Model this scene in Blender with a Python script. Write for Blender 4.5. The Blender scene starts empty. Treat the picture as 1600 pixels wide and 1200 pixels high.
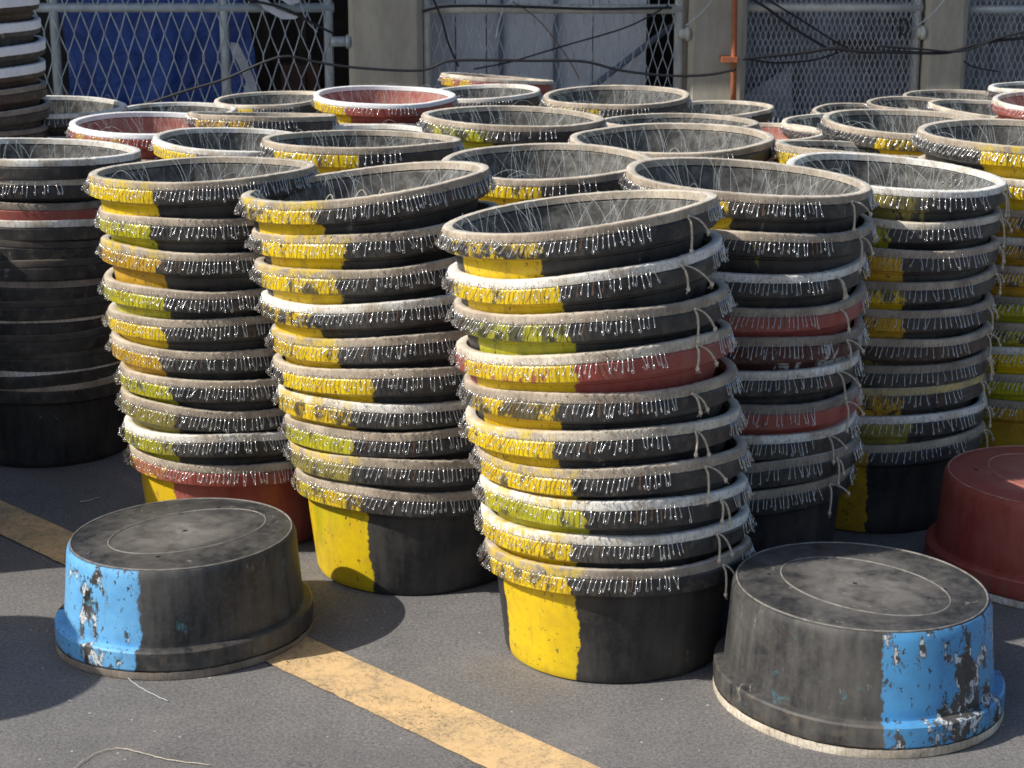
import bpy, math, random
from mathutils import Vector, Matrix, noise as mnoise
PI = math.pi; TAU = 2*PI
R = random.Random(7)
sc = bpy.context.scene
COL = sc.collection

# ------------------------------------------------------------------ camera
F = 3200.0; PITCH = math.radians(15.5); CAMH = 1.75       # focal length in photo pixels (1600 wide)
cam_d = bpy.data.cameras.new("camera"); cam = bpy.data.objects.new("camera", cam_d); COL.objects.link(cam)
cam.location = (0, 0, CAMH); cam.rotation_euler = (PI/2-PITCH, 0, 0)
cam_d.sensor_width = 36; cam_d.lens = 36*F/1600; cam_d.clip_end = 500
cam_d.dof.use_dof = True; cam_d.dof.focus_distance = 4.8; cam_d.dof.aperture_fstop = 18
sc.camera = cam
cp, sp = math.cos(PITCH), math.sin(PITCH)
def ray(u, v):
    x = (u-800)/F; y = (600-v)/F
    return Vector((x, cp+y*sp, y*cp-sp))                  # per unit of depth along the view axis
def at_depth(u, v, d): return Vector((0, 0, CAMH)) + ray(u, v)*d
def at_z(u, v, z=0.0):
    r = ray(u, v); return Vector((0, 0, CAMH)) + r*((z-CAMH)/r.z)
def at_y(u, v, y):
    r = ray(u, v); return Vector((0, 0, CAMH)) + r*(y/r.y)

# ------------------------------------------------------------------ world and sun
SUN = Vector((1.0, .32, -.96)).normalized()
az = math.atan2(-SUN.x, -SUN.y) % TAU
el = math.asin(-SUN.z)
w = bpy.data.worlds.new("World"); sc.world = w; w.use_nodes = True
nt = w.node_tree; bg = nt.nodes["Background"]
sky = nt.nodes.new("ShaderNodeTexSky"); sky.sky_type = 'NISHITA'; sky.sun_disc = False
sky.sun_elevation = el; sky.sun_rotation = az; sky.air_density = 1.0; sky.dust_density = 1.6; sky.ozone_density = 1.2
nt.links.new(sky.outputs[0], bg.inputs[0]); bg.inputs[1].default_value = .122
sl = bpy.data.lights.new("sun", 'SUN'); sl.energy = 5.0; sl.angle = math.radians(.5); sl.color = (1, .945, .85)
so = bpy.data.objects.new("sun", sl); COL.objects.link(so); so.rotation_mode = 'QUATERNION'
so.rotation_quaternion = SUN.to_track_quat('-Z', 'Y'); so.location = (-6, -2, 8)
sc.view_settings.view_transform = 'Standard'; sc.view_settings.look = 'None'
sc.view_settings.exposure = 0; sc.view_settings.gamma = 1
sc.render.engine = 'CYCLES'
sc.cycles.filter_width = 1.7

# ------------------------------------------------------------------ node helpers
class N:
    def __init__(s, name):
        s.m = bpy.data.materials.new(name); s.m.use_nodes = True
        s.t = s.m.node_tree; s.t.nodes.clear()
        s.out = s.t.nodes.new("ShaderNodeOutputMaterial"); s.b = s.t.nodes.new("ShaderNodeBsdfPrincipled")
        s.t.links.new(s.b.outputs[0], s.out.inputs[0])
    def put(s, sock, v):
        if hasattr(v, 'is_output'): s.t.links.new(v, sock)
        elif isinstance(v, (tuple, list)): sock.default_value = tuple(v) + ((1,) if len(v) == 3 and len(sock.default_value) == 4 else ())
        else: sock.default_value = v
    def node(s, typ, ins=None, **kw):
        n = s.t.nodes.new(typ)
        for k, v in kw.items(): setattr(n, k, v)
        for k, v in (ins or {}).items(): s.put(n.inputs[k], v)
        return n
    def math(s, op, a, b=0.0, c=None, clamp=False):
        i = {0: a, 1: b}
        if c is not None: i[2] = c
        return s.node("ShaderNodeMath", i, operation=op, use_clamp=clamp).outputs[0]
    def mix(s, f, a, b, mode='MIX'):
        n = s.node("ShaderNodeMix", data_type='RGBA', blend_type=mode, clamp_factor=True)
        s.put(n.inputs[0], f); s.put(n.inputs[6], a); s.put(n.inputs[7], b); return n.outputs[2]
    def coord(s, rnd=True, scale=(1, 1, 1)):
        tc = s.node("ShaderNodeTexCoord"); v = tc.outputs['Object']
        m = s.node("ShaderNodeMapping", {0: v}); m.inputs[3].default_value = scale
        v = m.outputs[0]
        if rnd:
            oi = s.node("ShaderNodeObjectInfo")
            k = s.math('MULTIPLY', oi.outputs['Random'], 57.0)
            v = s.node("ShaderNodeVectorMath", {0: v, 1: k}, operation='ADD').outputs[0]
        return v
    def noise(s, vec, scale, detail=4, rough=.55, dist=0.0):
        return s.node("ShaderNodeTexNoise", {'Vector': vec, 'Scale': scale, 'Detail': detail, 'Roughness': rough, 'Distortion': dist}).outputs[0]
    def step(s, v, lo, hi, to0=0.0, to1=1.0):
        return s.node("ShaderNodeMapRange", {0: v, 1: lo, 2: hi, 3: to0, 4: to1}).outputs[0]
    def uv(s):
        tc = s.node("ShaderNodeUVMap"); sep = s.node("ShaderNodeSeparateXYZ", {0: tc.outputs[0]})
        return tc.outputs[0], sep.outputs[0], sep.outputs[1]
    def bump(s, h, strength=.3, dist=.002):
        s.t.links.new(s.node("ShaderNodeBump", {'Height': h, 'Strength': strength, 'Distance': dist}).outputs[0], s.b.inputs['Normal'])
    def fin(s, col, rough=.6, metal=0.0, spec=.5):
        s.put(s.b.inputs['Base Color'], col); s.put(s.b.inputs['Roughness'], rough)
        s.put(s.b.inputs['Metallic'], metal); s.put(s.b.inputs['Specular IOR Level'], spec); return s.m

BASES = {'black': ((.018, .018, .021), (.080, .074, .066), (.22, .215, .195)),
         'red': ((.30, .055, .042), (.40, .13, .10), (.44, .27, .22)),
         'wornred': ((.05, .014, .012), (.10, .03, .025), (.42, .42, .40)),
         'brown': ((.045, .03, .024), (.085, .06, .045), (.14, .12, .10)),
         'oldblack': ((.020, .021, .024), (.125, .118, .108), (.27, .25, .225))}
PAINTS = {'yellow': ((.84, .61, .008), (.62, .40, .02)), 'green': ((.60, .52, .015), (.30, .32, .025)),
          'orange': ((.66, .40, .02), (.40, .22, .03)), 'dirty': ((.36, .30, .05), (.16, .14, .05)),
          'blue': ((.17, .47, .80), (.12, .36, .66)), 'blue2': ((.085, .34, .65), (.08, .26, .50))}
_bm = {}
def body_mat(base, paint, wear=.30, band=None, hw=.076, soft=False):
    """rubber tub wall: dust, scuffs and a worn brushed paint patch centred on u = 0.5"""
    key = (base, paint, wear, band, hw)
    if key in _bm: return _bm[key]
    n = N("rubber_%s_%s" % (base, paint or 'plain'))
    uv, u, v = n.uv(); o = n.coord()
    c0, c1, c2 = BASES[base]
    big = n.noise(o, 6, 5, .6, .3); fine = n.noise(o, 90, 3, .6)
    st = n.node("ShaderNodeMapping", {0: o}); st.inputs[3].default_value = (38, 38, 4)
    streak = n.noise(st.outputs[0], 1.0, 4, .6)
    dust = n.step(n.math('ADD', n.math('MULTIPLY', big, .7), n.math('MULTIPLY', streak, .45)), .46, .80)
    inside = n.step(v, 1.2, 1.3)
    dust = n.math('ADD', dust, n.math('MULTIPLY', inside, .55), clamp=True)
    under = n.step(v, -.95, -.15, 1.0, 0.0)               # underside: dustier towards its centre
    under = n.math('MULTIPLY', under, n.step(n.noise(o, 14, 5, .6, 1.0), .30, .62))
    col = n.mix(dust, c0, c1)
    col = n.mix(n.math('MULTIPLY', n.step(fine, .45, .75), .30), col, c1)
    col = n.mix(n.math('MULTIPLY', under, .75), col, c2)
    col = n.mix(n.math('MULTIPLY', inside, n.step(n.noise(o, 30, 5, .7), .42, .62, 0, .75)), col, c2)
    sv = n.node("ShaderNodeMapping", {0: o}); sv.inputs[3].default_value = (1, 1, .35)
    scr = n.noise(sv.outputs[0], 26 if base != 'wornred' else 10, 6, .75, .6)
    lo = {'wornred': .54, 'oldblack': .635}.get(base, .655)
    col = n.mix(n.step(scr, lo, lo+.02, 0, .55 if base != 'wornred' else .9), col, (.30, .28, .25) if base != 'wornred' else (.5, .5, .48))
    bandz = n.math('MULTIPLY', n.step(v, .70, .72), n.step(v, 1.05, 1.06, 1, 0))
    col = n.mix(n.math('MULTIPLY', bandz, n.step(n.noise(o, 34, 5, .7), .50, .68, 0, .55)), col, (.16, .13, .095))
    rough = n.step(dust, 0, 1, .36, .70)
    h = n.math('ADD', n.math('MULTIPLY', fine, .3), big)
    if paint:
        p0, p1 = PAINTS[paint]
        e = n.noise(o, 45, 4, .7)
        oi = n.node("ShaderNodeObjectInfo").outputs['Random']
        ev = n.node("ShaderNodeCombineXYZ", {0: n.math('MULTIPLY', v, 1.0), 1: n.math('MULTIPLY', oi, 91.0), 2: n.step(v, .69, .71, 0, 7.3)}).outputs[0]
        us = n.math('ADD', u, n.math('MULTIPLY', n.math('SUBTRACT', n.noise(ev, 2.6, 3, .6), .5), .034 if paint[:4] != 'blue' else .02))
        d = n.math('ABSOLUTE', n.math('SUBTRACT', us, .5))
        m = n.step(n.math('ADD', n.math('SUBTRACT', hw, d), n.math('MULTIPLY', n.math('SUBTRACT', e, .5), .014)), 0, .0022 if not soft else .02)
        wv = n.node("ShaderNodeMapping", {0: o}); wv.inputs[3].default_value = (1, 1, .45)
        wn = n.noise(wv.outputs[0], 15, 8, .68, .2)
        wf = n.noise(o, 7, 2, .5)
        wn = n.math('ADD', n.math('MULTIPLY', wn, .72), n.math('MULTIPLY', wf, .28))
        keep = n.step(wn, wear+.03, wear+.045)
        vo = n.node("ShaderNodeMapping", {0: o}); vo.inputs[3].default_value = (75, 75, 45)
        chip = n.step(n.noise(vo.outputs[0], 1, 3, .8), .30+wear*.16, .32+wear*.16)
        keep = n.math('MULTIPLY', keep, chip)
        m = n.math('MULTIPLY', m, keep)
        m = n.math('MULTIPLY', m, n.step(v, 1.05, 1.06, 1, 0)); m = n.math('MULTIPLY', m, n.step(v, -.03, -.005))
        if paint[:4] != 'blue':
            bn = n.node("ShaderNodeMapping", {0: o}); bn.inputs[3].default_value = (1, 1, .6)
            thr = n.math('ADD', n.math('MULTIPLY', oi, .16), .325)
            bk = n.math('MULTIPLY', n.math('SUBTRACT', n.noise(bn.outputs[0], 21, 6, .72), thr), 14.0, clamp=True)
            bk = n.math('ADD', n.math('MULTIPLY', bk, .9), .1)
            bz = n.step(v, .715, .725)
            m = n.math('MULTIPLY', m, n.math('SUBTRACT', 1.0, n.math('MULTIPLY', bz, n.math('SUBTRACT', 1.0, bk))))
        if band == 'dirtyband':
            bandm = n.math('MULTIPLY', n.step(v, .70, .72), n.step(n.noise(o, 40, 5, .7), .48, .56, 1, .15))
            m = n.math('MULTIPLY', m, n.math('SUBTRACT', 1.0, bandm))
        pc = n.mix(n.step(n.noise(o, 20, 5, .65), .38, .72), p0, p1)
        pc = n.mix(n.math('MULTIPLY', oi, .45), pc, p1)
        pc = n.mix(n.math('MULTIPLY', n.step(streak, .56, .72), .35), pc, (.12, .10, .05) if paint[:4] != 'blue' else (.12, .2, .25))
        if band == 'blotch':   # green mould in the yellow
            pc = n.mix(n.math('MULTIPLY', n.step(n.noise(sv.outputs[0], 9, 4, .6, .5), .46, .66), .62), pc, (.30, .34, .012))
        if paint[:4] != 'blue':   # thin dark upright lines on the painted band
            tk = n.math('FRACT', n.math('ADD', n.math('MULTIPLY', u, 150), n.math('MULTIPLY', n.noise(o, 30, 2), 1.4)))
            tk = n.math('MULTIPLY', n.step(n.math('ABSOLUTE', n.math('SUBTRACT', tk, .5)), .05, .13, 1, 0), n.math('MULTIPLY', n.step(v, .72, .74), n.step(v, .99, 1.0, 1, 0)))
            pc = n.mix(n.math('MULTIPLY', tk, .6), pc, (.16, .11, .02))
        col = n.mix(m, col, pc)
        if paint[:4] == 'blue':   # pale primer at chips, teal remains elsewhere
            pr = n.math('MULTIPLY', n.step(wn, wear-.012, wear-.004), n.step(wn, wear+.022, wear+.03, 1, 0))
            pr = n.math('MULTIPLY', pr, n.step(n.noise(o, 38, 4, .6), .50, .54))
            pr = n.math('MULTIPLY', pr, n.math('MULTIPLY', n.step(n.math('SUBTRACT', hw, d), 0, .004), n.math('MULTIPLY', n.step(v, 1.05, 1.06, 1, 0), n.step(v, .0, .01))))
            col = n.mix(pr, col, (.62, .66, .68))
            tl = n.math('MULTIPLY', n.step(n.noise(o, 13, 7, .72, .4), .60, .67), n.step(v, 1.05, 1.06, .6, 0))
            tl = n.math('MULTIPLY', tl, n.math('MULTIPLY', n.step(v, .0, .05), n.math('SUBTRACT', 1.0, m)))
            col = n.mix(tl, col, (.07, .22, .27))
        rough = n.math('ADD', n.math('MULTIPLY', m, -.06), rough)
        h = n.math('ADD', h, n.math('MULTIPLY', m, .35))
    n.bump(h, .35, .0025)
    _bm[key] = n.fin(col, rough, 0, .42); return _bm[key]

STRIPS = {'tan': ((.52, .435, .335), (.27, .22, .17)), 'white': ((.84, .81, .74), (.50, .42, .32)),
          'pure': ((.90, .90, .92), (.80, .80, .82)), 'grey': ((.38, .32, .26), (.19, .16, .13)),
          'whitetan': ((.78, .70, .57), (.40, .33, .25)), 'dark': ((.12, .105, .09), (.05, .045, .04)), 'yellowish': ((.62, .50, .20), (.36, .30, .2))}
_sm = {}
def strip_mat(kind, ypatch=False):
    key = (kind, ypatch)
    if key in _sm: return _sm[key]
    n = N("foam_" + kind); uv, u, v = n.uv(); o = n.coord()
    a, b = STRIPS[kind]
    k = n.noise(o, 12, 5, .6); f = n.noise(o, 110, 3, .7)
    t0, t1 = (.44, .68) if kind in ('white', 'pure') else (.36, .66)
    col = n.mix(n.step(k, t0, t1), a, b)
    col = n.mix(n.step(f, .50, .72, 0, .55 if kind != 'pure' else .12), col, (.13, .105, .08))
    lit_top = n.math('MULTIPLY', n.step(v, .33, .40), n.step(v, .85, .9, 1, .3))  # top face painted paler, as if catching the sun
    col = n.mix(n.math('MULTIPLY', lit_top, n.step(k, .30, .62, .75, .35) if kind != 'dark' else .12), col, (.80, .72, .60) if kind not in ('pure', 'white') else (.86, .84, .79))
    if ypatch:
        d = n.math('ABSOLUTE', n.math('SUBTRACT', u, .5))
        m = n.math('MULTIPLY', n.step(n.math('SUBTRACT', .08, d), -.004, .012), n.step(n.noise(o, 28, 5, .7), .44, .56, 0, .75))
        col = n.mix(m, col, (.62, .45, .03))
    w1 = n.math('FRACT', n.math('ADD', n.math('MULTIPLY', u, 128), n.math('MULTIPLY', k, 1.2)))
    tick = n.math('MULTIPLY', n.step(n.math('ABSOLUTE', n.math('SUBTRACT', w1, .5)), .0, .06, 1, 0), n.step(v, .2, .3, 1, .2))
    col = n.mix(n.math('MULTIPLY', tick, .6 if kind != 'pure' else .15), col, (.10, .08, .06))
    n.bump(n.math('SUBTRACT', n.math('ADD', n.math('MULTIPLY', f, .6), k), n.math('MULTIPLY', tick, .12)), .45, .002)
    _sm[key] = n.fin(col, .85, 0, .2); return _sm[key]

def simple_mat(name, c0, c1, scale=8, rough=.7, metal=0, bump=.2, lo=.35, hi=.65, spec=.4, stretch=(1, 1, 1), rnd=True):
    n = N(name); o = n.coord(rnd, stretch); k = n.noise(o, scale, 6, .62, .3); f = n.noise(o, scale*9, 3, .6)
    col = n.mix(n.step(k, lo, hi), c0, c1)
    col = n.mix(n.step(f, .4, .75, 0, .3), col, tuple(x*.5 for x in c0))
    n.bump(n.math('ADD', k, n.math('MULTIPLY', f, .3)), bump, .004)
    return n.fin(col, rough, metal, spec)
def metal_mat(name, c, rough, metal=1.0):
    n = N(name); k = n.noise(n.coord(), 300, 2, .5)
    return n.fin(n.mix(k, c, tuple(x*.75 for x in c)), rough, metal)
M_STEEL = metal_mat("hook_steel", (.82, .82, .82), .24, .85)
M_RUST = metal_mat("rusty_steel", (.22, .12, .075), .6, .4)
M_ROPE = simple_mat("twine", (.80, .71, .56), (.52, .44, .33), 160, .9, 0, .5)
def line_mat():
    n = N("nylon_line"); n.b.inputs['Alpha'].default_value = 1.0
    return n.fin((.62, .70, .72), .3, 0, .6)
M_LINE = line_mat()
def flat_mat(name, c, rough=.9):
    n = N(name); return n.fin(n.mix(n.noise(n.coord(), 60, 3), c, tuple(x*.6 for x in c)), rough)
M_HOLE = flat_mat("hole_dark", (.004, .004, .004))

# ------------------------------------------------------------------ mesh helpers
class MB:
    def __init__(s): s.v = []; s.f = []; s.uv = []
    def quad(s, ids, uvs=None): s.f.append(ids); s.uv.append(uvs or [(0, 0)]*len(ids))
    def tube(s, pts, r, ns=5, caps=True, taper=None):
        n = len(pts); base = len(s.v); prev = None
        for i, p in enumerate(pts):
            p = Vector(p); a = Vector(pts[max(i-1, 0)]); b = Vector(pts[min(i+1, n-1)]); t = (b-a)
            t = t.normalized() if t.length > 1e-9 else Vector((0, 0, 1))
            if prev is None: q = t.orthogonal().normalized()
            else:
                q = prev - t*prev.dot(t); q = q.normalized() if q.length > 1e-6 else t.orthogonal().normalized()
            prev = q; bn = t.cross(q); rr = r*(taper[i] if taper else 1)
            for k in range(ns):
                a_ = TAU*k/ns; s.v.append(p + q*math.cos(a_)*rr + bn*math.sin(a_)*rr)
        for i in range(n-1):
            for k in range(ns):
                k2 = (k+1) % ns
                s.quad([base+i*ns+k, base+i*ns+k2, base+(i+1)*ns+k2, base+(i+1)*ns+k])
        if caps:
            s.quad([base+k for k in range(ns)][::-1]); s.quad([base+(n-1)*ns+k for k in range(ns)])
    def box(s, lo, hi, rot=None, jit=0):
        b = len(s.v)
        for z in (lo[2], hi[2]):
            for x, y in ((lo[0], lo[1]), (hi[0], lo[1]), (hi[0], hi[1]), (lo[0], hi[1])):
                s.v.append(Vector((x, y, z)))
        for q in ((0, 3, 2, 1), (4, 5, 6, 7), (0, 1, 5, 4), (1, 2, 6, 5), (2, 3, 7, 6), (3, 0, 4, 7)):
            s.quad([b+i for i in q])
    def blob(s, c, r, sc_=(1, 1, 1)):
        b = len(s.v); c = Vector(c)
        for i in range(1, 4):
            for k in range(6):
                ph = PI*i/4; a = TAU*k/6
                s.v.append(c + Vector((math.sin(ph)*math.cos(a)*r*sc_[0], math.sin(ph)*math.sin(a)*r*sc_[1], math.cos(ph)*r*sc_[2])))
        s.v.append(c+Vector((0, 0, r*sc_[2]))); s.v.append(c-Vector((0, 0, r*sc_[2]))); t = b+18
        for k in range(6):
            k2 = (k+1) % 6
            s.quad([t, b+k, b+k2]); s.quad([t+1, b+12+k2, b+12+k])
            for i in range(2): s.quad([b+i*6+k, b+(i+1)*6+k, b+(i+1)*6+k2, b+i*6+k2])
    def mesh(s, name, mat, smooth=True, sharp=None):
        me = bpy.data.meshes.new(name); me.from_pydata([tuple(v) for v in s.v], [], s.f)
        uvl = me.uv_layers.new(name="UVMap"); flat = []
        for q in s.uv:
            for a in q: flat.extend(a)
        uvl.data.foreach_set("uv", flat)
        me.polygons.foreach_set("use_smooth", [smooth]*len(me.polygons))
        me.materials.append(mat); me.update()
        if sharp is not None and smooth:
            try: me.set_sharp_from_angle(angle=math.radians(sharp))
            except Exception: pass
        return me
def link(name, me, parent=None, mtx=None):
    o = bpy.data.objects.new(name, me); COL.objects.link(o)
    if parent: o.parent = parent
    if mtx is not None:
        if parent: o.matrix_local = mtx
        else: o.matrix_world = mtx
    return o
def tag(o, label=None, cat=None, group=None, kind=None):
    if label: o['label'] = label
    if cat: o['category'] = cat
    if group: o['group'] = group
    if kind: o['kind'] = kind
    return o
def empty(name, mtx, label, cat, group=None):
    o = bpy.data.objects.new(name, None); COL.objects.link(o); o.empty_display_size = .05
    o.matrix_world = mtx; return tag(o, label, cat, group)

# ------------------------------------------------------------------ the tub
H = .242; A_ = .303; ELL = .885
BODY = [(0.0, 0, -1.0), (.09, 0, -.66), (.17, 0, -.33), (.225, .0, -.12), (.244, .0005, -.05), (.2525, .004, -.01), (.2560, .011, .03), (.2575, .02, .05),
        (.262, .06, .25), (.267, .10, .42), (.272, .14, .58), (.2755, .163, .67), (.2795, .166, .685), (.2805, .174, .70), (.298, .1765, .72), (.3025, .180, .74),
        (.3032, .200, .85), (.3028, .218, .97), (.300, .2225, 1.0), (.2835, .2225, 1.1),
        (.2805, .2185, 1.4), (.2790, .188, 1.5), (.2715, .165, 1.55), (.2665, .140, 1.6), (.2575, .07, 1.8), (.250, .018, 1.95), (.235, .010, 2.0), (.12, .010, 2.2), (0.0, .010, 2.4)]
STRIP = [(.3022, .2230, .0), (.3032, .2385, .2), (.3020, .2412, .3), (.3000, .2425, .4), (.2825, .2425, .8), (.2803, .2412, .9), (.2798, .2240, 1.0)]
_m = {.1630: .1790, .1660: .1820, .1740: .1870, .1765: .1890, .1800: .1920, .2000: .2060, .2180: .2200, .2225: .2242, .2185: .2200, .1880: .2000}
HBODY = [(q, _m.get(round(z, 4), z), v) for q, z, v in BODY]
_u = {.2560: .2655, .2575: .2675, .262: .2705, .267: .2740, .272: .2775, .2755: .2800, .2525: .2620, .244: .2530}
UBODY = [(_u.get(q, q) if v < 1.05 else q, z, v) for q, z, v in BODY]
TSTRIP = [(q+(.0035 if v < .35 else 0), .2425-(.2425-z)*(1.75 if v < .35 else 1), v) for q, z, v in STRIP]
HSTRIP = [(q, .2246+(z-.223)*.918, v) for q, z, v in STRIP]
NBODY = [(q*(1-.07*min(1, max(0, (.150-z)/.07))) if z < .1722 else q, z, v) for q, z, v in HBODY]   # tubs sitting inside another: squeezed below the ledge
class Shape:
    """outline of one tub: oval, with its own dents and sagging rim"""
    def __init__(s, rnd, tx=0, ty=0, rho=0, amp=1.0, base=None, sc_=1.0, ell=ELL):
        s.k = [(k, rnd.uniform(.2, 1)*.0075/k*amp, rnd.uniform(0, TAU)) for k in (2, 3, 4, 5, 7)]
        s.z = [(k, rnd.uniform(.3, 1)*a*amp, rnd.uniform(0, TAU)) for k, a in ((2, .0042), (3, .0032), (5, .0018))]
        if base: s.k = [(k, a*.45+b[1]*.7, b[2]) for (k, a, p), b in zip(s.k, base.k)]
        s.tx, s.ty, s.rho, s.sc, s.ell = tx, ty, rho, sc_, ell
    def pt(s, th, r, z):
        e = 1/math.sqrt(math.cos(th)**2 + (math.sin(th)/s.ell)**2)
        wz = (z/H)
        wr = sum(a*math.cos(k*th+p) for k, a, p in s.k)/.3*(.45+.55*wz)
        rr = r*e*(1+wr)*s.sc
        dz = sum(a*math.cos(k*th+p) for k, a, p in s.z)*wz*wz*wz
        x, y = rr*math.cos(th), rr*math.sin(th)
        # sheared (bottom tub only): the rim leans while the base stays on the ground
        wx = x*math.cos(s.rho)-y*math.sin(s.rho); wy = x*math.sin(s.rho)+y*math.cos(s.rho)
        return Vector((x, y, z*s.sc + dz + wz*(s.tx*wx + s.ty*wy)))
def revolve(shape, prof, cols, mat, name, sharp=35, seam=None):
    mb = MB(); off = PI/2
    ths = [off + TAU*j/cols for j in range(cols)]
    closed = [r for r, z, v in prof]
    rows = []
    for r, z, v in prof:
        if r == 0: rows.append([len(mb.v)]); mb.v.append(shape.pt(0, 0, z))
        else:
            rows.append(list(range(len(mb.v), len(mb.v)+cols)))
            for j, th in enumerate(ths):
                rr, zz = r, z
                if seam is not None:
                    zz += .0012*math.sin(th*61+r*40)*mnoise.noise(Vector((math.cos(th)*6, math.sin(th)*6, shape.tx*9)))
                    da = (th-seam+PI) % TAU-PI
                    if 0 < da < .5: rr += .0012; zz += .001
                mb.v.append(shape.pt(th, rr, zz))
    u0 = off/TAU
    for i in range(len(rows)-1):
        a, b = rows[i], rows[i+1]; va, vb = prof[i][2], prof[i+1][2]
        for j in range(cols):
            j2 = (j+1) % cols; ua = (u0+j/cols); ub = u0+(j+1)/cols
            if ua >= 1-1e-9: ua -= 1; ub -= 1
            if len(a) == 1: mb.quad([a[0], b[j2], b[j]], [((ua+ub)/2, va), (ub, vb), (ua, vb)])
            elif len(b) == 1: mb.quad([a[j], a[j2], b[0]], [(ua, va), (ub, va), ((ua+ub)/2, vb)])
            else: mb.quad([a[j], a[j2], b[j2], b[j]], [(ua, va), (ub, va), (ub, vb), (ua, vb)])
    return mb.mesh(name, mat, True, sharp)

# hooks -------------------------------------------------------------
def hook_path(rnd):
    L = rnd.uniform(.025, .029); r = rnd.uniform(.0021, .0030); up = rnd.uniform(.004, .008); bow = rnd.uniform(-.0015, .0015)
    p = [(0, 0, 0), (bow, .0005, -L*.5), (0, 0, -L)]
    for k in range(1, 6):
        a = PI*k/5; p.append((r-r*math.cos(a), 0, -L-r*math.sin(a)))
    p.append((2*r-.0006, 0, -L+up))
    return p
def hook_mb(path, mb, mtx=None, r=.00066, ns=5):
    tp = [1.0]*(len(path)-1)+[.35]
    pts = [Vector(p) for p in path]
    eye = Vector((0, 0, .0012))
    if mtx: pts = [mtx @ p for p in pts]; eye = mtx @ eye
    mb.tube(pts, r, ns, True, tp); mb.blob(eye, .0013, (1, 1, 1))
HP = [hook_path(random.Random(100+i)) for i in range(10)]
HOOKS = []
for i, p in enumerate(HP):
    for m in (M_STEEL, M_RUST):
        mb = MB(); hook_mb(p, mb); HOOKS.append(mb.mesh("hook", m))
def hook_places(shape, rho, rnd, gap, spacing=.0104):
    """matrices of hooks round the rim in tub space; gap = world angle interval with none"""
    out = []; th = rnd.uniform(0, .04)
    while th < TAU-.02:
        wth = (th+rho) % TAU
        p = shape.pt(th, .3050, .2285); p2 = shape.pt(th+.02, .3050, .2285)
        t = (p2-p).normalized(); n = t.cross(Vector((0, 0, 1))).normalized(); up = n.cross(t)*-1
        up = Vector((0, 0, 1))
        d = math.degrees(wth)
        dens = 1.0
        ing = gap[0] < d < gap[1]
        if not ing and rnd.random() > .05:
            lean = -34 if 150 < d < 235 else (-34+ (d-235)*.66 if 235 <= d < 292 else rnd.uniform(0, 12))
            if rnd.random() < .10: lean += rnd.uniform(-22, 22)
            lean = math.radians(lean+rnd.gauss(0, 3.5)); outw = math.radians(rnd.uniform(8, 20)); spin = rnd.gauss(1.75 if d < 272 else 2.5, .42)
            if rnd.random() < .12: spin += PI
            B = Matrix((t, n, up)).transposed().to_4x4()
            M = Matrix.Translation(p+n*.001+Vector((0, 0, rnd.uniform(-.002, .003)))) @ B @ Matrix.Rotation(-lean, 4, 'Y') @ Matrix.Rotation(outw, 4, 'X') @ Matrix.Rotation(spin, 4, 'Z') @ Matrix.Scale(rnd.uniform(.85, 1.15), 4)
            out.append((d, M))
        th += spacing/.3*(rnd.uniform(.85, 1.15))
    return out

def fishing_line_mesh(shape, rnd, count=150, r=.00027):
    mb = MB()
    for k in range(count):
        th = rnd.uniform(0, TAU); p0 = shape.pt(th, .296, .2435); p1 = shape.pt(th+rnd.gauss(0, .05), .279, .244+rnd.uniform(.0, .006))
        dr = rnd.uniform(.01, .10)*rnd.random(); th2 = th+rnd.gauss(0, .16)
        pk = shape.pt(th2, .279-dr*.45, .236+rnd.uniform(-.03, .016)); e = shape.pt(th2+rnd.gauss(0, .2), .235-dr*1.6, rnd.uniform(.02, .05))
        m = (pk+e)/2 + Vector((rnd.gauss(0, .012), rnd.gauss(0, .012), .02))
        c = [p0, p1, pk, m, e]; pts = []
        for i in range(17):
            t = i/16
            # de Casteljau
            q = [v.copy() for v in c]
            while len(q) > 1: q = [q[j].lerp(q[j+1], t) for j in range(len(q)-1)]
            pts.append(q[0])
        mb.tube(pts, r, 3, False)
    for k in range(22):   # loose coils lying in the tub
        cth = rnd.uniform(0, TAU); cr = rnd.uniform(0, .12); R0 = rnd.uniform(.05, .13); z = rnd.uniform(.02, .06)
        c = shape.pt(cth, cr, z); pts = []; tl = Vector((rnd.gauss(0, .25), rnd.gauss(0, .25), 1)).normalized()
        X = tl.orthogonal().normalized(); Y = tl.cross(X); turns = rnd.uniform(.6, 1.6)
        for i in range(26):
            a = TAU*turns*i/25; rr = R0*(1+.15*math.sin(a*1.7+k)); pts.append(c+X*math.cos(a)*rr+Y*math.sin(a)*rr)
        pts = [Vector((q.x, q.y, max(q.z, .014))) for q in pts]
        mb.tube(pts, r*1.5, 3, False)
    for k in range(5):    # a few springing above the rim
        th = rnd.uniform(0, TAU); pts = []; a = shape.pt(th, .27, .24); b = shape.pt(th+rnd.uniform(.15, .45), .26, .235); hh = rnd.uniform(.01, .028)
        for i in range(13):
            t = i/12; pts.append(a.lerp(b, t)+Vector((0, 0, hh*math.sin(PI*t))))
        mb.tube(pts, r, 3, False)
    return mb

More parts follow.
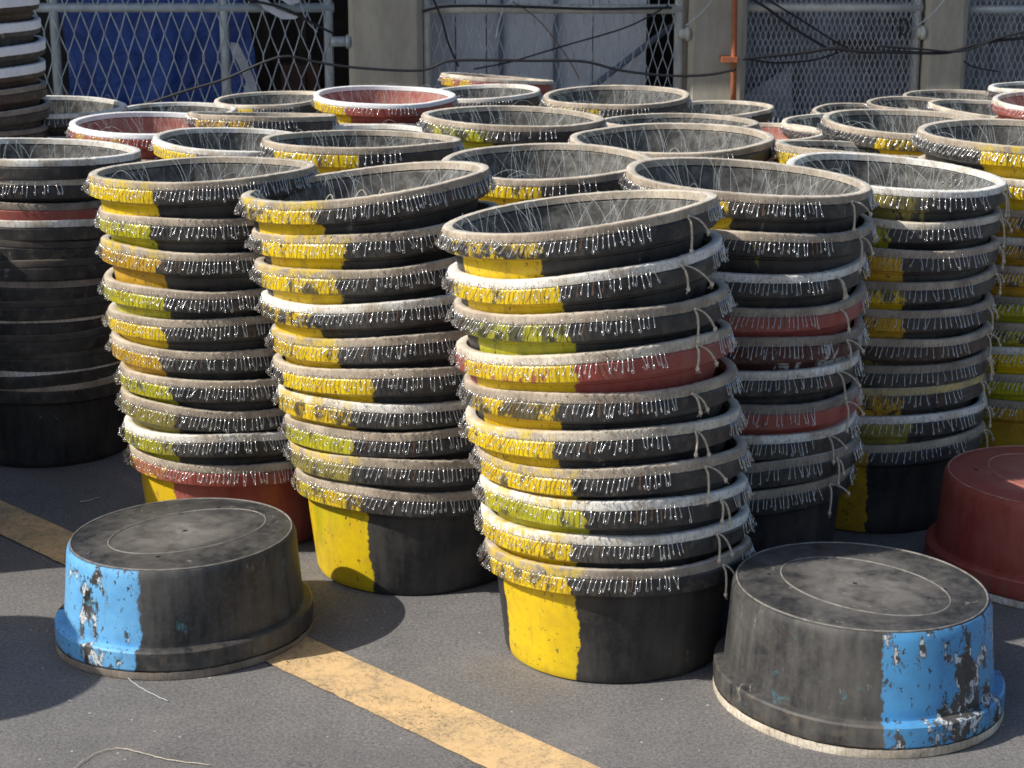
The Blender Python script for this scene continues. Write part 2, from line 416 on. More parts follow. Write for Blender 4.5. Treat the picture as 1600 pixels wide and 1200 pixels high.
def rope_mb(shape, th, rnd, length=.060):
    mb = MB()
    p = shape.pt(th, .3035, .229); n = Vector((math.cos(th), math.sin(th), 0)); t = Vector((-n.y, n.x, 0))
    for s in (0, 1):
        L = length*rnd.uniform(.65, 1.2); side = rnd.uniform(.3, 1.5) if s else rnd.uniform(-.4, .4)
        ctr = []
        for i in range(15):
            q = i/14; out = .005+.010*math.sin(min(1, q*1.3)*PI*.5)
            ctr.append(p + n*out*min(1, q*4) + t*side*L*q**.8*.8 + Vector((0, 0, -L*(q**1.35)*(1-.25*side))))
        for strand in (0, 1):
            pts = []
            for i in range(57):
                q = i/56*14; j = min(13, int(q)); c = ctr[j].lerp(ctr[j+1], q-j); a = TAU*q*.75+PI*strand
                pts.append(c + t*math.cos(a)*.0013 + n*math.sin(a)*.0013)
            mb.tube(pts, .0015, 5, False)
        e = ctr[-1]; mb.blob(e, .0046, (1, 1, 1.2)); mb.blob(e+Vector((0, 0, -.003)), .0030, (1.1, 1, .9))
        for k in range(4):
            mb.tube([e, e+Vector((rnd.gauss(0, .004), rnd.gauss(0, .004), -.009))], .0005, 3, False)
    mb.blob(p+n*.003, .0034, (1, 1, 1))
    return mb

GROUP = "longline tubs standing in stacks on the asphalt"
def make_tub(mtx, shape, rho, rnd, label, base='black', paint='yellow', strip='tan', wear=.30, band=None, ypatch=False,
             hooks='none', gap=(296, 332), line=False, tie=None, cols=96, nested=False, thick=False, loops=None, hw=.076, group=GROUP, spacing=.0104):
    t = empty("longline_tub", mtx, label, "fishing tub", group)
    link("tub_body", revolve(shape, NBODY if nested else HBODY, cols, body_mat(base, paint, wear, band, hw), "tub_body", 28), t)
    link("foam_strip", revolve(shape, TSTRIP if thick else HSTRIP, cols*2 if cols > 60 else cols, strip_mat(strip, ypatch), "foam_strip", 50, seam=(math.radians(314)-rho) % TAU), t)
    if hooks == 'each':
        pl = hook_places(shape, rho, rnd, gap, spacing); rest = MB()
        for d, M in pl:
            if 168 < d < 360 or d < 8:
                i = rnd.randrange(10)*2 + (1 if rnd.random() < .06 else 0)
                link("hook", HOOKS[i], t, M)
            else: hook_mb(rnd.choice(HP), rest, M, ns=4)
        if rest.v: tag(link("hook_row", rest.mesh("hook_row", M_STEEL), t), kind="stuff")
    elif hooks == 'row':
        pl = hook_places(shape, rho, rnd, gap, spacing); rest = MB()
        for d, M in pl: hook_mb(rnd.choice(HP), rest, M, r=.0010, ns=4)
        tag(link("hook_row", rest.mesh("hook_row", M_STEEL), t), kind="stuff")
    if line: tag(link("fishing_line", fishing_line_mesh(shape, rnd).mesh("fishing_line", M_LINE), t), kind="stuff")
    if loops:
        mb = MB()
        for k, (wd, dth, wid, hh) in enumerate(loops):
            th = math.radians(wd)-rho; pts = []
            a = shape.pt(th, .262, .222); b = shape.pt(th+dth, .255, .222)
            for i in range(17):
                q = i/16; pts.append(a.lerp(b, q)+Vector((0, 0, hh*math.sin(PI*q)-.004)) + (shape.pt(th, .2, .2)-shape.pt(th, .26, .2))*.3*math.sin(PI*q))
            mb.tube(pts, .0011, 5, False)
        link("twine_loop", mb.mesh("twine_loop", M_ROPE), t)
    if tie is not None:
        link("rope_tie", rope_mb(shape, (math.radians(tie)-rho) % TAU, rnd).mesh("rope_tie", M_ROPE), t)
    return t

ORD = ["topmost", "second from top", "third from top", "fourth from top", "fifth from top", "sixth from top", "seventh from top",
       "eighth from top", "ninth from top", "tenth from top", "eleventh from top", "twelfth from top", "thirteenth from top"]
SNAME = {'tan': 'tan', 'white': 'white', 'pure': 'bright white', 'dark': 'dark', 'grey': 'dark tan', 'whitetan': 'pale', 'yellowish': 'yellow-stained'}
BNAME = {'black': 'black', 'red': 'red', 'wornred': 'worn dark red', 'brown': 'brown', 'oldblack': 'dusty black'}
PNAME = {'yellow': 'yellow', 'green': 'greenish yellow', 'orange': 'orange yellow', 'dirty': 'dirty yellow', None: None}
def stack(where, bot, top, tubs, roll0=0, roll1=0, pitch0=6, pitch1=1, rho=42, seed=1, scale=1.0, bias=1.0, gapc=(296, 332), tie=314,
          cols=96, hooks='each', pw=1.5, spacing=.0104, ell=.94):
    """bot / top: world centre of the bottom and top rim; tubs listed from the top down"""
    scale *= .985; n = len(tubs); rnd = random.Random(seed); base = Shape(random.Random(seed*31))
    for i, sp_ in enumerate(tubs):
        k = 1-(i/(n-1) if n > 1 else 0)               # 1 top .. 0 bottom
        kk = k**bias if k else 0
        c = Vector(bot).lerp(Vector(top), k); c.z = bot[2]+(top[2]-bot[2])*(k*(1-.14*(1-k)))
        c.x = bot[0]+(top[0]-bot[0])*k**1.15 + (rnd.gauss(0, .004) if i < n-1 else 0); c.y += rnd.gauss(0, .003)
        rl = math.radians(roll0+(roll1-roll0)*k**pw + rnd.gauss(0, .7)); pt = math.radians(pitch0+(pitch1-pitch0)*k + rnd.gauss(0, .6))
        rh = math.radians(rho+6*k+2+rnd.gauss(0, 5)+sp_.get('turn', 0))
        last = (i == n-1)
        sh = Shape(rnd, tx=math.tan(rl), ty=-math.tan(pt), rho=rh, base=base, sc_=scale*rnd.uniform(.99, 1.01), ell=ell)
        if i == 0: sh.z = [(a_, b_*.45, c_) for a_, b_, c_ in sh.z]
        M = Matrix.Translation((c.x, c.y, c.z-H*scale if not last else 0.0)) @ Matrix.Rotation(rh, 4, 'Z')
        b = sp_.get('base', 'black'); p = sp_.get('paint', 'yellow'); s = sp_.get('strip', 'tan')
        o_ = ORD[i] if not last else "lowest"
        lab = "%s tub, %s rim%s, %s in %s" % (BNAME[b], SNAME[s], (", %s patch" % PNAME[p]) if p else "", o_, where)
        lab = sp_.get('label', lab)
        lab = " ".join(lab.split()[:16])
        g = (gapc[0]+rnd.uniform(-7, 7), gapc[1]+rnd.uniform(-5, 5))
        make_tub(M, sh, rh, rnd, lab, b, p, s, sp_.get('wear', .30), sp_.get('band'), sp_.get('yp', False), sp_.get('hooks', hooks), g,
                 nested=not last, loops=sp_.get('loops'), thick=(sp_.get('strip') == 'pure' and hooks == 'none'), hw=sp_.get('hw', rnd.choice((.068, .074, .08))), line=(i == 0 and sp_.get('line', True)), tie=(tie+rnd.uniform(-6, 6) if tie and sp_.get('hooks', hooks) != 'none' and hooks == 'each' else None), cols=cols, spacing=spacing)
D_ = dict
# front centre stack
stack("front centre stack", (.229, 4.20, H), (.140, 4.20, .962), [
    D_(band='dirtyband', wear=.34), D_(strip='white', wear=.28), D_(paint='green', wear=.36), D_(base='red', strip='whitetan'),
    D_(strip='tan', wear=.25), D_(strip='whitetan', yp=True), D_(strip='tan', yp=True), D_(strip='white', paint='green', yp=True, wear=.28),
    D_(strip='white', yp=True), D_(strip='grey', wear=.24, yp=True, hw=.066)], roll0=-1, roll1=7.2, pitch0=6.5, pitch1=3.2, rho=42, seed=3)
stack("stack left of front centre", (-.227, 4.70, H), (-.332, 4.70, .938), [
    D_(strip='tan', yp=True, wear=.24, loops=[(250, .12, 0, .030), (266, .17, 0, .034), (279, .12, 0, .030)]), D_(yp=True), D_(yp=True, wear=.28), D_(strip='white', band='dirtyband'), D_(strip='tan', yp=True),
    D_(strip='tan', wear=.26), D_(strip='white', yp=True, wear=.22), D_(paint='green', strip='tan'), D_(paint='dirty', strip='tan', yp=True),
    D_(strip='tan', band='blotch', wear=.22, hw=.092)], roll0=-1, roll1=5.6, pitch0=6.5, pitch1=4, rho=40, seed=5, gapc=(352, 20), tie=None)
stack("stack behind left upturned tub", (-.691, 4.96, H*.94), (-.752, 4.96, .918), [
    D_(strip='tan', yp=True), D_(paint='green'), D_(paint='orange', yp=True), D_(paint='green'), D_(paint='yellow'),
    D_(paint='orange'), D_(paint='green', strip='tan'), D_(paint='dirty'), D_(paint='green', strip='white'), D_(base='red', strip='tan', paint='yellow')],
    roll0=-2, roll1=0.2, pitch0=5, pitch1=2.2, rho=34, seed=9, scale=.94, gapc=(352, 20), tie=None)
stack("stack right of front centre", (.535, 4.71, H), (.552, 4.69, .948), [
    D_(strip='tan', band='dirtyband'), D_(paint='dirty', strip='tan', wear=.5), D_(strip='white', paint=None), D_(base='red', paint=None, strip='tan'), D_(base='wornred', paint=None, strip='grey'),
    D_(strip='white', paint=None), D_(base='red', paint=None, strip='grey'), D_(strip='white', paint=None), D_(paint=None, strip='grey'), D_(paint=None, strip='tan')],
    roll0=3, roll1=-4.8, pitch0=5, pitch1=1.5, rho=50, seed=11, gapc=(303, 338), tie=316)
stack("stack behind right upturned tub", (.950, 5.12, H), (.962, 5.12, .885), [
    D_(strip='white', paint='dirty', wear=.45, label="black tub, broad white rim, topmost of stack behind the right upturned tub"), D_(hw=.055, paint='green', strip='whitetan', wear=.35), D_(hw=.055, paint='orange', strip='tan'), D_(hw=.055, paint='yellow', strip='tan', wear=.35), D_(paint='orange', strip='tan', wear=.4),
    D_(base='brown', strip='tan', paint='dirty', wear=.5), D_(strip='grey', paint=None), D_(strip='yellowish', paint='orange', wear=.4), D_(strip='white', paint='dirty'), D_(strip='tan', paint='orange', wear=.3, hw=.05)],
    roll0=2, roll1=-3, pitch0=5, pitch1=1.5, rho=62, seed=14, scale=.965, gapc=(312, 345), tie=335, spacing=.015)
stack("stack at right edge", (1.40, 5.52, H), (1.375, 5.50, .925), [
    D_(strip='tan', yp=True, wear=.22), D_(strip='whitetan'), D_(strip='tan', paint='orange'), D_(strip='white', paint='orange'), D_(strip='tan', paint='orange', wear=.35),
    D_(strip='grey', paint='green'), D_(strip='tan', paint='green'), D_(strip='white', paint='yellow'), D_(strip='tan', paint='green'), D_(strip='tan', paint='orange')],
    roll0=0, roll1=-2, pitch0=4, pitch1=1, rho=72, seed=17, cols=72, hooks='row', tie=None, scale=.98)
# dark stack at the left edge
stack("dark stack at left edge", (-1.345, 5.67, H), (-1.33, 5.67, .857), [
    D_(strip='white', paint=None, hooks='none'), D_(strip='whitetan', paint=None, hooks='row'), D_(base='red', strip='grey', paint=None, hooks='none'),
    D_(strip='white', paint=None), D_(strip='dark', paint=None), D_(strip='dark', paint=None), D_(strip='grey', paint=None), D_(strip='dark', paint=None), D_(strip='white', paint=None),
    D_(strip='dark', paint=None), D_(strip='dark', paint=None), D_(strip='white', paint=None), D_(strip='tan', paint=None)],
    roll0=1, roll1=-2, pitch0=2, pitch1=4.5, rho=120, seed=20, cols=96, hooks='none', tie=None)

# rear stacks: (u, v of the top rim centre, its width in the photo, real width, spec of the top two, roll, pitch, label)
REAR = [
 (1425, 190, 288, .57, D_(yp=False, wear=.22), D_(wear=.25), -2.5, 0, 72, "rear tub with bright yellow band, left neighbour of the stack at right edge"),
 (1052, 214, 323, .60, D_(paint='dirty', loops=[(262, .2, 0, .03)]), D_(), 1, 0, 42, "wide black tub heaped with line, behind stack right of front centre"),
 (852, 250, 342, .58, D_(wear=.25), D_(), 1, 0, 52, "yellow patched tub, seen above the rim of the front centre stack"),
 (797, 181, 290, .58, D_(paint='green', wear=.3), D_(wear=.22), -2.5, 0, 42, "tub with greenish yellow front, just below the red and white tub's right"),
 (961, 148, 233, .58, D_(band='dirtyband', strip='tan'), D_(), 0, 0, 42, "black tub with rope end, behind the middle of the yard, near the fence"),
 (601, 148, 222, .58, D_(base='red', strip='pure', paint='yellow'), D_(base='red', strip='tan'), -1, 0, 25, "red tub with bright white rim and yellow patch, near the fence"),
 (750, 143, 198, .56, D_(paint=None, strip='white'), D_(paint=None), 1.5, 0, 42, "black tub, pale rim, right behind the red and white tub"),
 (778, 120, 178, .58, D_(base='red', strip='whitetan', paint='yellow'), D_(paint=None), -4, 6, 30, "tilted red tub with yellow patch, farthest back against the fence"),
 (563, 218, 317, .58, D_(wear=.3), D_(), 0, 3, 60, "tan rimmed tub with yellow patch behind the stack left of front centre"),
 (566, 210, 246, .57, D_(strip='white', paint=None), D_(), 0, 0, 42, "white rimmed tub whose back edge shows above a tan rimmed one"),
 (375, 218, 262, .55, D_(strip='white', wear=.2), D_(), -4, 0, 42, "white rimmed tub, yellow front, behind stack of the left upturned tub"),
 (240, 192, 256, .60, D_(base='red', strip='pure', paint='orange', wear=.33), D_(base='red', strip='tan', paint='orange'), -3, 0, 42, "red lined tub with bright white rim, left rear"),
 (425, 153, 176, .57, D_(strip='whitetan', paint='yellow'), D_(), 1, 0, 42, "small distant tub, pale rim, in front of the blue tarp"),
 (414, 178, 238, .57, D_(strip='tan', paint='orange', wear=.33), D_(), 0, 6, 55, "notched black tub with orange yellow patch below the blue tarp"),
 (275, 172, 190, .57, D_(strip='white', paint=None), D_(), -1, 0, 42, "thin white rimmed tub behind the red lined tub at left"),
 (88, 163, 222, .57, D_(strip='white', paint=None), D_(paint=None), -3, 0, 42, "black tub, white rim, between the tall left pile and the blue tarp"),
 (1120, 168, 176, .56, D_(strip='whitetan', paint=None), D_(paint=None), 1, 0, 42, "pale rimmed tub below the orange pipe"),
 (1190, 205, 205, .57, D_(base='red', strip='whitetan', paint=None), D_(), 0, 0, 42, "red lined tub with pale rim, behind the wide tub heaped with line"),
 (1368, 232, 315, .58, D_(strip='tan', wear=.25), D_(), -3, 5, 30, "tub with hook row and yellow patch, hidden behind broad white rim"),
 (1060, 190, 250, .57, D_(strip='tan'), D_(), -1, 3, 42, "tub with yellow band, between two black tubs in the middle rear"),
 (1322, 190, 200, .57, D_(strip='whitetan', paint=None), D_(), 1, 0, 42, "pale rim edge peeping out left of the bright yellow band tub"),
 (1357, 174, 178, .57, D_(strip='grey', paint=None), D_(), 0, 0, 42, "dark rimmed tub in shade near the dense grille"),
 (1440, 162, 180, .57, D_(strip='grey', paint=None), D_(), -2, 0, 42, "black tub in shade before the third pillar"),
 (1495, 150, 168, .57, D_(strip='grey', paint=None), D_(), -1, 0, 42, "small dark tub at the foot of the third pillar"),
 (1552, 168, 200, .58, D_(strip='whitetan', paint=None), D_(strip='tan'), -5, 0, 42, "tilted pale rimmed black tub in the right rear"),
 (1640, 134, 186, .57, D_(strip='white', paint=None), D_(), 0, 2, 42, "white rimmed black tub highest at right rear"),
 (1655, 155, 214, .57, D_(base='red', strip='white', paint=None), D_(), 0, 0, 42, "red lined tub, white rim, right rear edge"),
]
import sys
POS = []
for idx, (u, v, wd, W, s0, s1, rl, pt, rho, lab) in enumerate(REAR):
    d = W*F/wd; c = at_depth(u, v, d)
    POS.append((idx, c.x, c.y, c.z))
    rnd = random.Random(200+idx); n = max(2, round((c.z-H)/.078)+1); seed = 300+idx
    far = d > 8.5
    s0 = dict(s0); s0['label'] = lab
    tubs = [s0, dict(s1)]
    kinds = [D_(), D_(paint='green'), D_(strip='white'), D_(paint='orange'), D_(strip='grey', paint=None), D_(base='red')]
    while len(tubs) < n: tubs.append(dict(rnd.choice(kinds)))
    for j, q in enumerate(tubs[1:]):
        q['label'] = "%s tub, %s, beneath the %s" % (BNAME[q.get('base', 'black')], ORD[j+1], " ".join(lab.split()[:9]).rstrip(','))
        q['hooks'] = 'row' if j == 0 else 'none'
    jit = (rnd.gauss(0, .02), rnd.gauss(0, .02))
    stack("rear", (c.x+jit[0], c.y+jit[1], H), (c.x, c.y, c.z), tubs, roll0=0, roll1=rl, pitch0=2, pitch1=pt, rho=rho, seed=seed, cols=64 if not far else 48,
          hooks='row', tie=None, scale=W/.585, spacing=.0165, gapc=(300, 340))
if '--debug' in sys.argv:
    pass

# tall pile at the top left
stack("tall pile at left edge", (-2.08, 7.95, H), (-2.11, 7.95, 1.085), [
    D_(strip='pure', paint=None, base='brown', line=False), D_(strip='pure', paint=None, base='oldblack'), D_(strip='pure', paint=None), D_(strip='pure', paint=None, base='brown'),
    D_(strip='grey', paint=None, base='brown'), D_(strip='grey', paint=None), D_(strip='grey', paint=None), D_(strip='grey', paint=None), D_(strip='tan', paint=None), D_(strip='tan', paint=None),
    D_(strip='grey', paint=None), D_(strip='tan', paint=None)],
    roll0=0, roll1=0, pitch0=1, pitch1=0, rho=200, seed=41, cols=72, hooks='none', tie=None, scale=1.0)
# stacks just outside the frame on the left: they throw the shade on the left of the picture
for q, (x, y, zt) in enumerate(((-1.97, 5.20, .96), (-1.98, 4.66, .97), (-2.08, 3.74, .92))):
    stack("stack beyond left frame edge", (x, y, H), (x-.02, y, zt), [D_(label="%s tub in shade-casting stack %s, beyond the left edge" % (ORD[k], ("nearest the wall", "in the middle", "nearest the viewer")[q]), strip='tan' if k % 3 else 'white') for k in range(9)],
          rho=42, seed=50+q, cols=48, hooks='none', tie=None)

# ------------------------------------------------------------------ upturned tubs
def upturned(x, y, rho, base, paint, wear, strip, label, seed, hw, scale=1.0, ell=.89, ring=None, pc=222):
    rnd = random.Random(seed); sh = Shape(rnd, amp=.55, sc_=scale, ell=ell)
    M = Matrix.Translation((x, y, H*scale)) @ Matrix.Rotation(rho, 4, 'Z') @ Matrix.Rotation(PI, 4, 'X')
    t = empty("upturned_tub", M, label, "fishing tub", "tubs turned upside down on the asphalt")
    link("tub_body", revolve(sh, UBODY, 128, body_mat(base, paint, wear, None, hw), "tub_body", 28), t)
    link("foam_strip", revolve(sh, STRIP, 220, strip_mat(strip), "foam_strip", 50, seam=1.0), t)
    # moulded rings on the base
    mb = MB(); ra, rb, off, ang = ring
    pts = []
    for i in range(97):
        a = TAU*i/96; px, py = ra*math.cos(a), rb*math.sin(a); pts.append(Vector((off[0]+px*math.cos(ang)-py*math.sin(ang), off[1]+px*math.sin(ang)+py*math.cos(ang), .0004)))
    mb.tube(pts, .0022, 6, False)
    ring_mat = simple_mat("ridge_"+base, BASES[base][1], tuple(x*1.1 for x in BASES[base][2]), 40, .7)
    link("moulded_ring", mb.mesh("moulded_ring", ring_mat), t)
    mb = MB(); pts = [sh.pt(TAU*i/120, .2570, .0012) for i in range(121)]; mb.tube(pts, .0022, 6, False)
    link("base_bead", mb.mesh("base_bead", ring_mat), t)
    for hx, hy in ((0.01, -.005), (-.13, .10), (.16, -.09)):
        mb = MB(); c = Vector((hx*scale, hy*scale, -.0006)); b = len(mb.v)
        for k in range(10): a = TAU*k/10; mb.v.append(c+Vector((math.cos(a)*.006*rnd.uniform(.7, 1.2), math.sin(a)*.0042*rnd.uniform(.7, 1.2), 0)))
        for k in range(10): v_ = mb.v[b+k]; mb.v.append(v_+Vector((0, 0, .004)))
        mb.quad([b+k for k in range(10)][::-1])
        for k in range(10): mb.quad([b+k, b+(k+1) % 10, b+10+(k+1) % 10, b+10+k])
        link("drain_hole", mb.mesh("drain_hole", M_HOLE, False), t)
    return t
r = math.radians
upturned((292-800)/F*4.56, 4.25, r(42), 'oldblack', 'blue', .40, 'grey', "upturned black tub with bright blue patch at its left end, on the yellow line", 61, .098, .965,
         ring=(.185, .118, (.015, .0), r(4)))
upturned((1334-800)/F*4.24, 3.90, r(133), 'oldblack', 'blue2', .44, 'whitetan', "scuffed upturned tub with dark blue flaking patch, right foreground", 64, .118, 1.02,
         ring=(.190, .128, (-.01, 0), r(0)))
upturned(1.288, 4.62, r(135), 'red', None, .3, 'white', "brick red upturned tub cut off by the right picture edge", 67, .08, 1.0, ring=(.17, .115, (.02, 0), r(20)))

# ------------------------------------------------------------------ ground
def asphalt():
    n = N("asphalt"); o = n.coord(False)
    big = n.noise(o, .9, 4, .6); mid = n.noise(o, 7, 5, .6); fine = n.noise(o, 120, 4, .8); vf = n.noise(o, 260, 2, .7)
    col = n.mix(n.step(n.math('ADD', n.math('MULTIPLY', big, .6), n.math('MULTIPLY', mid, .4)), .38, .62), (.182, .176, .174), (.268, .255, .245))
    col = n.mix(n.step(fine, .36, .64, .72, 0), col, (.06, .058, .062))
    col = n.mix(n.step(vf, .58, .70, 0, .7), col, (.46, .42, .36))
    vo = n.node("ShaderNodeTexVoronoi", {'Vector': o, 'Scale': 55.0, 'Randomness': 1.0})
    sepc = n.node("ShaderNodeSeparateColor", {0: vo.outputs['Color']})
    fl = n.math('MULTIPLY', n.step(vo.outputs['Distance'], .10, .16, 1, 0), n.step(sepc.outputs[0], .955, .96))
    col = n.mix(fl, col, (.55, .55, .52))
    st_ = n.math('MULTIPLY', n.step(n.noise(o, 1.7, 6, .7, .8), .56, .70), n.step(n.noise(o, 24, 4, .7), .35, .6))
    col = n.mix(n.math('MULTIPLY', st_, .45), col, (.075, .07, .068))
    pal = n.step(n.noise(n.node("ShaderNodeMapping", {0: o, 1: (5, 3, 1)}).outputs[0], 2.6, 6, .7, .5), .58, .72, 0, .35)
    col = n.mix(pal, col, (.33, .30, .27))
    cv = n.node("ShaderNodeTexVoronoi", {'Vector': n.node("ShaderNodeVectorMath", {0: o, 1: n.node("ShaderNodeTexNoise", {'Vector': o, 'Scale': 5.0, 'Detail': 5.0}).outputs[1]}, operation='ADD').outputs[0], 'Scale': 1.3}, feature='DISTANCE_TO_EDGE')
    ck = n.math('MULTIPLY', n.step(cv.outputs['Distance'], .0008, .0035, 1, 0), n.step(n.noise(o, 1.1, 2), .50, .56))
    col = n.mix(n.math('MULTIPLY', ck, .75), col, (.04, .038, .036))
    bl = n.math('MULTIPLY', n.step(n.noise(o, 2.2, 3, .5), .66, .74), n.step(n.noise(o, 60, 4, .7), .55, .60, 0, .35))
    col = n.mix(bl, col, (.12, .2, .28))
    n.bump(n.math('ADD', n.math('MULTIPLY', fine, 1.0), n.math('MULTIPLY', mid, .6)), .55, .004)
    return n.fin(col, .85, 0, .3)
mb = MB(); S = 120
mb.v += [Vector((-S, -S, 0)), Vector((S, -S, 0)), Vector((S, S, 0)), Vector((-S, S, 0))]; mb.quad([0, 1, 2, 3])
tag(link("ground", mb.mesh("ground", asphalt(), False)), "grey worn asphalt of the harbour yard", kind="structure")
def line_paint():
    n = N("road_paint"); o = n.coord(False)
    k = n.noise(o, 10, 5, .6); fine = n.noise(o, 150, 3, .7)
    col = n.mix(n.step(k, .35, .66), (.74, .50, .25), (.58, .41, .22))
    col = n.mix(n.step(n.noise(o, 40, 5, .7), .52, .72, 0, .45), col, (.30, .22, .11))
    col = n.mix(n.step(n.math('ADD', n.math('MULTIPLY', fine, .6), n.math('MULTIPLY', n.noise(o, 5, 4, .7), .4)), .50, .60, 0, .62), col, (.24, .20, .15))
    vo = n.node("ShaderNodeTexVoronoi", {'Vector': n.node("ShaderNodeVectorMath", {0: o, 1: n.node("ShaderNodeTexNoise", {'Vector': o, 'Scale': 14.0}).outputs[1]}, operation='ADD').outputs[0], 'Scale': 6.5}, feature='DISTANCE_TO_EDGE')
    cr = n.math('MULTIPLY', n.step(vo.outputs['Distance'], .006, .022, 1, 0), n.step(n.noise(o, 3.2, 2, .5), .44, .50))
    col = n.mix(n.math('MULTIPLY', cr, .8), col, (.07, .05, .03))
    n.bump(n.math('SUBTRACT', fine, cr), .4, .003)
    return n.fin(col, .8, 0, .3)
a0, a1 = at_z(0, 781, .004), at_z(940, 1200, .004); b0, b1 = at_z(0, 834, .004), at_z(762, 1200, .004)
mb = MB(); NSEG = 240; rr_ = random.Random(5)
for i in range(NSEG+1):
    t = -1.6+3.6*i/NSEG
    j = lambda: rr_.gauss(0, .0010)
    mb.v.append(a0.lerp(a1, t)+Vector((j(), j(), 0))); mb.v.append(b0.lerp(b1, t)+Vector((j(), j(), 0)))
for i in range(NSEG): mb.quad([2*i+1, 2*i+3, 2*i+2, 2*i])
tag(link("painted_line", mb.mesh("painted_line", line_paint(), False)), "faded yellow line painted across the asphalt", kind="structure")

# strands of line and a straw lying on the ground
def strand(name, pts, r, mat, label, cat, z=.003):
    P = [at_z(u, v, 0) for u, v in pts]; out = []
    for i in range(len(P)-1):
        p0, p1, p2, p3 = P[max(i-1, 0)], P[i], P[i+1], P[min(i+2, len(P)-1)]
        for k in range(8):
            t = k/8; out.append(.5*((2*p1)+(-p0+p2)*t+(2*p0-5*p1+4*p2-p3)*t*t+(-p0+3*p1-3*p2+p3)*t**3))
    out.append(P[-1]); out = [Vector((q.x, q.y, z+.0015*abs(math.sin(i*.9)))) for i, q in enumerate(out)]
    mb = MB(); mb.tube(out, r, 5, True); tag(link(name, mb.mesh(name, mat)), label, cat)
strand("loose_twine", [(108, 1210), (145, 1182), (185, 1172), (225, 1180), (265, 1190), (330, 1198)], .0009, M_ROPE, "thin pale twine curving over the asphalt, bottom left corner", "twine")
strand("loose_line", [(180, 1040), (200, 1062), (225, 1080), (262, 1098)], .0007, M_LINE, "fine clear fishing line trailing from the left upturned tub", "fishing line")
strand("straw", [(126, 786), (140, 784), (156, 779)], .0016, M_ROPE, "short dry stalk on the shaded asphalt behind the left upturned tub", "stalk")

# ------------------------------------------------------------------ fence and what stands behind it
YF = 11.6
def fp(u, v, dy=0): return at_y(u, v, YF+dy)
M_PIPE = simple_mat("galvanised_pipe", (.46, .52, .55), (.30, .34, .36), 9, .5, .25, .15)
M_PIPE2 = simple_mat("painted_pipe", (.60, .59, .53), (.42, .41, .37), 9, .6, 0, .15)
M_WIRE = simple_mat("mesh_wire", (.55, .60, .64), (.36, .40, .43), 20, .5, .2)
M_WIRED = simple_mat("dark_mesh_wire", (.50, .53, .58), (.32, .34, .37), 12, .6, .2)
M_CONC = simple_mat("concrete", (.46, .42, .34), (.33, .30, .245), 5, .95, 0, .5, stretch=(1, 1, .3))
M_ORANGE = simple_mat("rusty_orange_paint", (.46, .15, .06), (.28, .10, .05), 14, .7)
M_CABLE = flat_mat("cable_black", (.012, .013, .018), .5)
M_BOARD = simple_mat("grey_board", (.72, .74, .77), (.58, .60, .63), 2.2, .8, stretch=(1, 1, .4))
M_DARKW = simple_mat("dark_sheet", (.055, .06, .07), (.10, .10, .105), 3, .8, stretch=(1, 1, .3))
M_DARKG = simple_mat("weathered_tin", (.34, .36, .40), (.15, .145, .145), 4.5, .7, 0, .3, stretch=(1.6, 1, .35))
M_VDARK = simple_mat("shed_dark", (.025, .025, .028), (.05, .045, .04), 2, .9)
M_PAPER = simple_mat("white_paper", (.62, .64, .68), (.42, .44, .50), 9, .8)
def tarp_mat():
    n = N("blue_tarp"); o = n.coord(False); k = n.noise(o, 4, 6, .65, 1.2); f = n.noise(o, 220, 2)
    col = n.mix(n.step(k, .35, .7), (.008, .035, .19), (.03, .10, .40)); n.bump(n.math('ADD', k, n.math('MULTIPLY', f, .05)), .9, .05)
    return n.fin(col, .42, 0, .5)
def pipe(mb, p, q, r, ns=12): mb.tube([Vector(p).lerp(Vector(q), i/3) for i in range(4)], r, ns)
def px(n_): return n_*(YF*cp+.33)/F               # photo pixels to metres at the fence
ZT = 1.95
def lattice(x0, x1, z0, z1, dw, dh, r, y, rnd, twist=.07):
    """woven diamond wires: zigzags meeting in short vertical twists"""
    mb = MB(); n = int((x1-x0)/dw)+1
    for i in range(n+1):
        for s in (-1, 1):
            pts = []; z = z0; k = 0
            while z <= z1+dh*.01:
                x = x0+dw*(i + (.5*s if k % 2 else 0)) + .0012*s + rnd.gauss(0, dw*.025)
                tw = dh*.5*twist
                pts += [(x, y+.0015*s, z-tw), (x, y+.0015*s, z+tw)]
                z += dh*.5; k += 1
            pts = [p for p in pts if x0-dw*.3 < p[0] < x1+dw*.3]
            if len(pts) > 3: mb.tube(pts, r, 3, False)
    return mb
